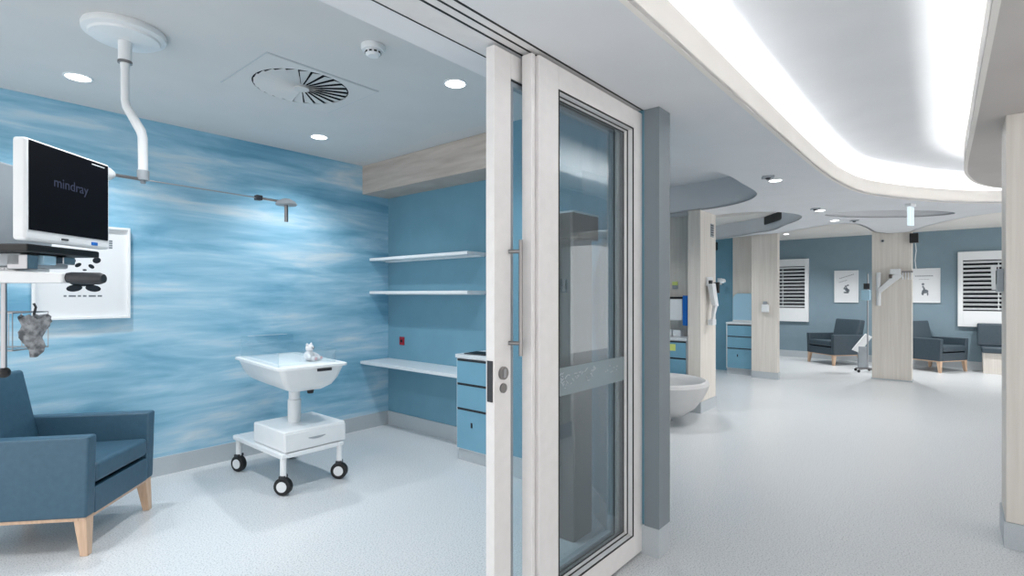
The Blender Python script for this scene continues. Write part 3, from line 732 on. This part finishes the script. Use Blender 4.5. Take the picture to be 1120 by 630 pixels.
def downlight(label, x, y, z, watts, r=.062, spot=130, group=None, col=(1,1,1), cast=True):
    t = thing('downlight', label, 'ceiling light', (x,y,z), 0, group)
    MB().lathe([(r+.012,0),(r+.012,-.003),(r,-.006),(r,-.001),(r,0)], n=36).build('trim_ring', M['white'], t)
    MB().cyl((0,0,-.0035), (0,0,-.0005), r, n=36).build('lens', M['lens'], t)
    l = bpy.data.lights.new('downlight_beam', 'SPOT'); l.energy = watts; l.spot_size = R(spot); l.spot_blend = .8; l.shadow_soft_size = .05; l.color = col
    o = bpy.data.objects.new('downlight_beam', l); COL.objects.link(o); o.location = (x,y,z-.02)
cool = (.97,.985,1)
RW = 46
downlight('round downlight above the near end of the mural', .716, 4.05, ZR, RW, col=cool)
downlight('round downlight in the room ceiling nearest the timber bulkhead', 2.288, 4.05, ZR, RW, col=cool)
downlight('round downlight in the room ceiling nearest the sliding door', 2.258, 2.378, ZR, RW, col=cool)
downlight('unseen round fill downlight added on the room grid between the smoke detector and the ceiling lamp arm plate', .7, 2.38, ZR, RW, col=cool)  # out-of-view lamp continuing the downlight grid, added for fill
downlight('unseen round fill downlight added farthest from the timber bulkhead, behind the armchair', -.8, 3.3, ZR, RW, col=cool)  # another out-of-view lamp, added to fill the room with light
CW = 45
downlight('round downlight in the corridor ceiling nearest the glass doors', 4.888, 1.18, ZC, CW, .05)
downlight('round downlight in the corridor ceiling between the bay openings', 6.979, 1.204, ZC, CW, .05)
downlight('round corridor downlight closest to the far wall', 8.052, 1.22, ZC, CW, .05)
downlight('round downlight in the raised ceiling of the first bay', 5.0, 3.0, 2.69, 50, .05)
downlight('round downlight in the raised ceiling of the second bay', 8.2, 3.2, 2.69, 60, .05)
for i, (x, y) in enumerate(((11.6,2.6),(11.6,.9),(11.6,-.9))):
    downlight(['round downlight over the armchair by the first shuttered window','round downlight over the armchair behind the far pillar','round downlight over the box seat'][i], x, y, 2.60, 105, .05)
def sensor(label, x, y):
    t = thing('ceiling_sensor', label, 'sensor', (x,y,ZC), R(20), 'square sensors in the corridor ceiling')
    MB().box(-.045,.045,-.045,.045,-.012,0).build('base', M['greyplastic'], t, bevel=.003)
    MB().ball((0,0,-.013), .022,.022,.014, 8).build('dome', M['darkplastic'], t)
sensor('square grey ceiling sensor beside the corridor downlight nearest the glass doors', 4.70, 1.19)
sensor('square grey ceiling sensor beside the downlight between the bay openings', 6.79, 1.22)
sensor('square grey ceiling sensor past the farthest corridor downlight', 8.2, 1.02)

# black louvred grille on the curved face of the second bay opening
g0, g1 = Vector((8.83,2.30)), Vector((8.10,1.77))
ang = math.atan2((g1-g0).y, (g1-g0).x); ln = (g1-g0).length
t = thing('air_grille', 'black louvred air grille in the curved bay ceiling face', 'air vent', (g0.x,g0.y,2.475), ang)
MB().box(0,ln,.005,.02,0,.012).box(0,ln,.005,.02,.118,.13).box(0,.012,.005,.02,.012,.118).box(ln-.012,ln,.005,.02,.012,.118).build('frame', M['darkplastic'], t)
MB().box(.012,ln-.012,.0,.006,.012,.118).build('back_plate', M['black'], t)
sl = MB()
for i in range(30):
    x = .02 + (ln-.04)*i/29; sl.box(x-.003,x+.003,.006,.018,.012,.118)
sl.build('slat', M['darkplastic'], t)

t = thing('blade_sign', 'small lit white blade sign hanging before the far pillar', 'sign', (7.12,.371,ZC), R(-20))
MB().box(-.06,.06,-.03,.03,-.03,0).build('housing', M['white'], t, bevel=.004)
MB().box(-.045,.045,-.012,.012,-.245,-.03).build('acrylic_blade', M['acrylic'], t)
MB().box(-.044,-.018,-.0135,.0135,-.235,-.035).box(.018,.044,-.0135,.0135,-.235,-.035).build('lit_face', M['signglow'], t)

# ------------------------------------------------------------------ first bay, seen past the post
bc = drawer_cabinet('drawer_cabinet', 'light blue drawer cabinet with yellow sticker beside the bay pillar', (6.07,2.99,0), .56, .34, .86, knob=False)
MB().box(-.008,-.006,-.425,-.355,.705,.785).build('sticker', M['yellow'], bc)
t = thing('towel_dispenser', 'white dispenser with black top and bright blue side panel', 'dispenser', (6.42,2.66,1.06))
MB().box(-.17,0,-.10,.26,0,.27).build('body', M['white'], t, bevel=.010)
MB().box(-.175,0,-.105,.265,.27,.295).build('lid', M['black'], t, bevel=.004)
MB().box(-.172,0,-.165,-.105,-.06,.31).build('side_panel', M['brightblue'], t, bevel=.006)
for i, yy in enumerate((.12,.0)):
    tag(MB().box(6.30,6.42,2.60+yy,2.70+yy,.862,.94).build('glove_box', M['white'], bevel=.004), ['white cardboard glove box under the dispenser, next to the blue panel','white cardboard glove box under the dispenser, farther from the blue panel'][1-i], 'box', 'glove boxes on the bay counter')
t = thing('wall_switch', 'yellow-topped small switch on the timber bay wall', 'switch', (6.42,2.72,1.50))
MB().box(-.012,0,-.035,.035,-.045,.0).build('faceplate', M['greyplastic'], t, bevel=.002)
MB().box(-.014,0,-.035,.035,.0,.045).build('yellow_cover', M['yellow'], t, bevel=.002)
t = thing('coat_hook', 'tiny dark hook on the timber bay wall', 'hook', (6.42,2.87,1.50))
MB().box(-.006,0,-.012,.012,-.03,.03).build('plate', M['darksteel'], t)
MB().tube([(-.004,0,.01),(-.03,0,.0),(-.035,0,.02)], .004, 8).build('prong', M['darksteel'], t)

# round tub
t = thing('moulded_tub', 'pale grey rounded moulded tub on the floor against the bay pillar', 'tub', (5.45,2.47,0))
prof = [(.10,0),(.11,.05),(.25,.085),(.36,.17),(.44,.28),(.485,.37),(.50,.42),(.49,.45),(.46,.46),(.43,.445),(.40,.40),(.36,.30),(.28,.20),(.15,.16),(.01,.15)]
MB().lathe(prof, n=56).build('bowl', M['tub'], t)
MB().cyl((0,0,.0), (0,0,.012), .12, n=40).build('foot_ring', M['greyplastic'], t)

# folding device arm on the bay pillar
t = thing('handset_arm', 'white jointed handset arm on the bay pillar side', 'wall device', (6.28,2.26,1.50))
MB().box(-.06,.10,-.03,0,-.02,.09).build('mount_plate', M['plastic'], t, bevel=.004)
MB().box(-.05,-.02,-.07,-.03,-.03,.05).build('joint', M['darkplastic'], t, bevel=.003)
MB().hexa([(-.02,-.10,-.24),(.10,-.10,-.26),(.10,-.05,-.26),(-.02,-.05,-.24)], [(-.10,-.09,.0),(.02,-.09,.02),(.02,-.03,.02),(-.10,-.03,.0)]).build('arm', M['plastic'], t, bevel=.008)
MB().hexa([(-.04,-.08,-.42),(.0,-.08,-.42),(.0,-.05,-.42),(-.04,-.05,-.42)], [(.02,-.09,-.24),(.09,-.09,-.25),(.09,-.05,-.25),(.02,-.05,-.24)]).build('lower_arm', M['plastic'], t, bevel=.005)
MB().box(-.08,.04,-.09,-.03,-.48,-.41).build('handset', M['plastic'], t, bevel=.008)
MB().box(.08,.13,-.10,-.04,-.10,.03).build('side_module', M['black'], t, bevel=.004)
t = thing('wall_vent', 'small dark grey vent plate high on the bay pillar', 'vent plate', (6.42,2.26,2.17))
MB().box(-.05,.05,-.008,0,-.09,.07).build('plate', M['greyplastic'], t, bevel=.002)
sl = MB()
for i in range(5): sl.box(-.04,.04,-.011,-.008,-.07+i*.028,-.058+i*.028)
sl.build('slat', M['darkplastic'], t)
# second bay
drawer_cabinet('drawer_cabinet', 'blue drawer cabinet tucked behind the middle timber pillar', (9.40,3.06,0), .44, .35, .90)
t = thing('splash_panel', 'pale blue rounded panel standing behind the middle pillar cabinet', 'panel', (9.70,2.84,.90))
pts = [(-.20,0),(.20,0),(.20,.40)] + [(.20-.10+.10*math.cos(a), .40+.10*math.sin(a)) for a in [R(x) for x in range(0,91,15)]] + [(-.10+.10*math.cos(a), .40+.10*math.sin(a)) for a in [R(x) for x in range(90,181,15)]]
MB().at(Matrix(((0,0,1,0),(1,0,0,0),(0,1,0,0),(0,0,0,1)))).prism(pts, 0, .02).build('panel', M['paleblue'], t, bevel=.003)
MB().box(-.01,.04,-.20,.20,0,.03).build('foot_rail', M['white'], t, bevel=.002)
t = thing('corner_speaker', 'small black speaker high on the teal bay wall', 'speaker', (9.80,3.44,2.27))
MB().box(-.12,0,-.10,.08,-.07,.07).build('cabinet', M['black'], t, bevel=.006)
MB().box(-.124,-.12,-.08,.06,-.055,.055).build('grille', M['darkplastic'], t)
t = thing('reading_lamp', 'short white lamp arm on the teal bay wall', 'wall lamp', (9.80,3.30,1.62))
MB().box(-.02,0,-.04,.04,-.06,.06).build('backplate', M['white'], t, bevel=.003)
MB().cyl((-.02,0,.02), (-.20,-.10,.02), .012).build('arm', M['white'], t)
MB().lathe([(.05,-.02),(.055,0),(.045,.03),(.02,.045)], -.22, -.12, 24).build('lamp_head', M['white'], t)
MB().ball((-.22,-.12,-.02), .03,.03,.012,8).build('bulb', M['signglow'], t)
t = thing('soap_dispenser', 'white soap dispenser on the middle timber pillar', 'dispenser', (9.25,2.38,1.16))
MB().box(-.06,0,-.06,.05,-.07,.06).build('body', M['white'], t, bevel=.012, seg=3)
MB().box(-.05,-.01,-.03,.03,.06,.11).build('pump_top', M['greyplastic'], t, bevel=.006)

# far pillar equipment (front face x = 10.36)
def fp(y, z): return (10.36, y, z)
t = thing('wall_light_arm', 'white jointed examination light arm folded on the far pillar', 'wall lamp', (10.36,.93,1.40))
MB().cyl((-.05,.02,-.20), (-.05,.02,.34), .032).build('wall_tube', M['plastic'], t, bevel=.004)
MB().box(-.05,0,-.02,.06,.05,.12).build('bracket', M['plastic'], t, bevel=.004)
MB().hexa([(-.10,.02,-.02),(-.04,.02,-.02),(-.04,-.29,.27),(-.10,-.29,.27)], [(-.10,.03,.07),(-.04,.03,.07),(-.04,-.24,.36),(-.10,-.24,.36)]).build('arm', M['plastic'], t, bevel=.010)
MB().box(-.12,-.03,-.27,-.13,.30,.39).build('lamp_head', M['plastic'], t, bevel=.012)
MB().box(-.13,-.10,-.16,-.12,.24,.30).build('joint_cap', M['brown'], t, bevel=.004)
t = thing('hook_rail', 'dark rail with white hooks on the far pillar corner', 'hook rail', (10.36,.62,1.74))
MB().box(-.04,0,-.11,.03,-.015,.015).build('rail', M['darksteel'], t)
for i in range(4):
    MB().tube([(-.035,-.09+i*.035,-.01),(-.04,-.09+i*.035,-.10),(-.06,-.09+i*.035,-.12),(-.07,-.09+i*.035,-.09)], .007, 8).build('hook', M['plastic'], t)
t = thing('camera_box', 'black box unit high on the far pillar edge', 'wall device', (10.36,.50,2.27))
MB().box(-.09,.03,-.06,.05,-.08,.07).build('casing', M['black'], t, bevel=.006)
MB().tube([(0,-.02,-.07),(.0,-.03,-.2),(.01,-.015,-.35),(0,-.03,-.50)], .006, 8).build('cable', M['plastic'], t)
t = thing('wall_sensor', 'tiny round sensor high on the far pillar face', 'sensor', (10.36,.90,2.25))
MB().cyl((0,0,0), (-.02,0,0), .022).build('base', M['greyplastic'], t)
MB().cyl((-.02,0,0), (-.028,0,0), .012).build('dome', M['darkplastic'], t)
# infusion stand behind the pillar
t = thing('infusion_stand', 'slim infusion stand with pale blue pump half behind the far pillar', 'medical stand', (11.2,1.19,0))
MB().cyl((0,0,.05), (0,0,1.75), .012).build('pole', M['steel'], t)
for k in range(5):
    a = 2*PI*k/5
    l = MB().tube([(0,0,.07),(.2*math.cos(a),.2*math.sin(a),.05)], [.014,.011], 8).build('foot', M['darksteel'], t)
    MB().cyl((.2*math.cos(a)-.012,.2*math.sin(a),.024), (.2*math.cos(a)+.012,.2*math.sin(a),.024), .024, n=16).build('caster', M['black'], l)
MB().box(-.07,.02,-.04,.09,1.28,1.46).build('pump', M['paleblue'], t, bevel=.008)
MB().box(-.05,.02,-.03,.06,1.48,1.58).build('controller', M['darkplastic'], t, bevel=.006)
t = thing('folded_sheet', 'white folded sheet leaning between dark armchair and far pillar', 'paper', (11.62,1.27,.30), R(20))
MB().hexa([(-.03,.10,.0),(.03,.10,.0),(.03,.22,.05),(-.03,.22,.05)], [(-.03,-.10,.30),(.03,-.10,.30),(.03,.0,.36),(-.03,.0,.36)]).build('sheet', M['white'], t, bevel=.006)
MB().box(-.035,.035,-.02,.12,-.30,.12).build('holder', M['greyplastic'], t, bevel=.006)
# reader on near column
t = thing('card_reader', 'small dark card reader on the near timber column', 'card reader', (4.12,-.21,1.47))
MB().box(-.05,.05,0,.03,-.07,.06).build('body', M['greyplastic'], t, bevel=.004)
MB().box(-.035,.035,.03,.034,-.03,.05).build('reader_face', M['darkplastic'], t)
MB().hexa([(-.035,.03,-.06),(-.02,.03,-.06),(-.02,.05,-.06),(-.035,.05,-.06)], [(-.035,.03,.08),(-.02,.03,.08),(-.02,.055,.08),(-.035,.055,.08)]).build('handset', M['white'], t)

# ------------------------------------------------------------------ world, camera, view
w = bpy.data.worlds.new('World'); SC.world = w; w.use_nodes = True
bg = w.node_tree.nodes['Background']; bg.inputs[0].default_value = (1,.985,.975,1); bg.inputs[1].default_value = 1.25
cam = bpy.data.cameras.new('Camera'); co = bpy.data.objects.new('Camera', cam); COL.objects.link(co)
co.location = (0,0,H); co.rotation_euler = (PI/2, 0, math.atan2(.647,.763)-PI/2)
cam.sensor_width = 36; cam.lens = 572/1120*36; cam.shift_y = 7/1120; cam.clip_start = .02
SC.camera = co
SC.view_settings.view_transform = 'Standard'; SC.view_settings.look = 'None'
SC.view_settings.exposure = 0.52; SC.view_settings.gamma = 1; SC.view_settings.use_curve_mapping = False
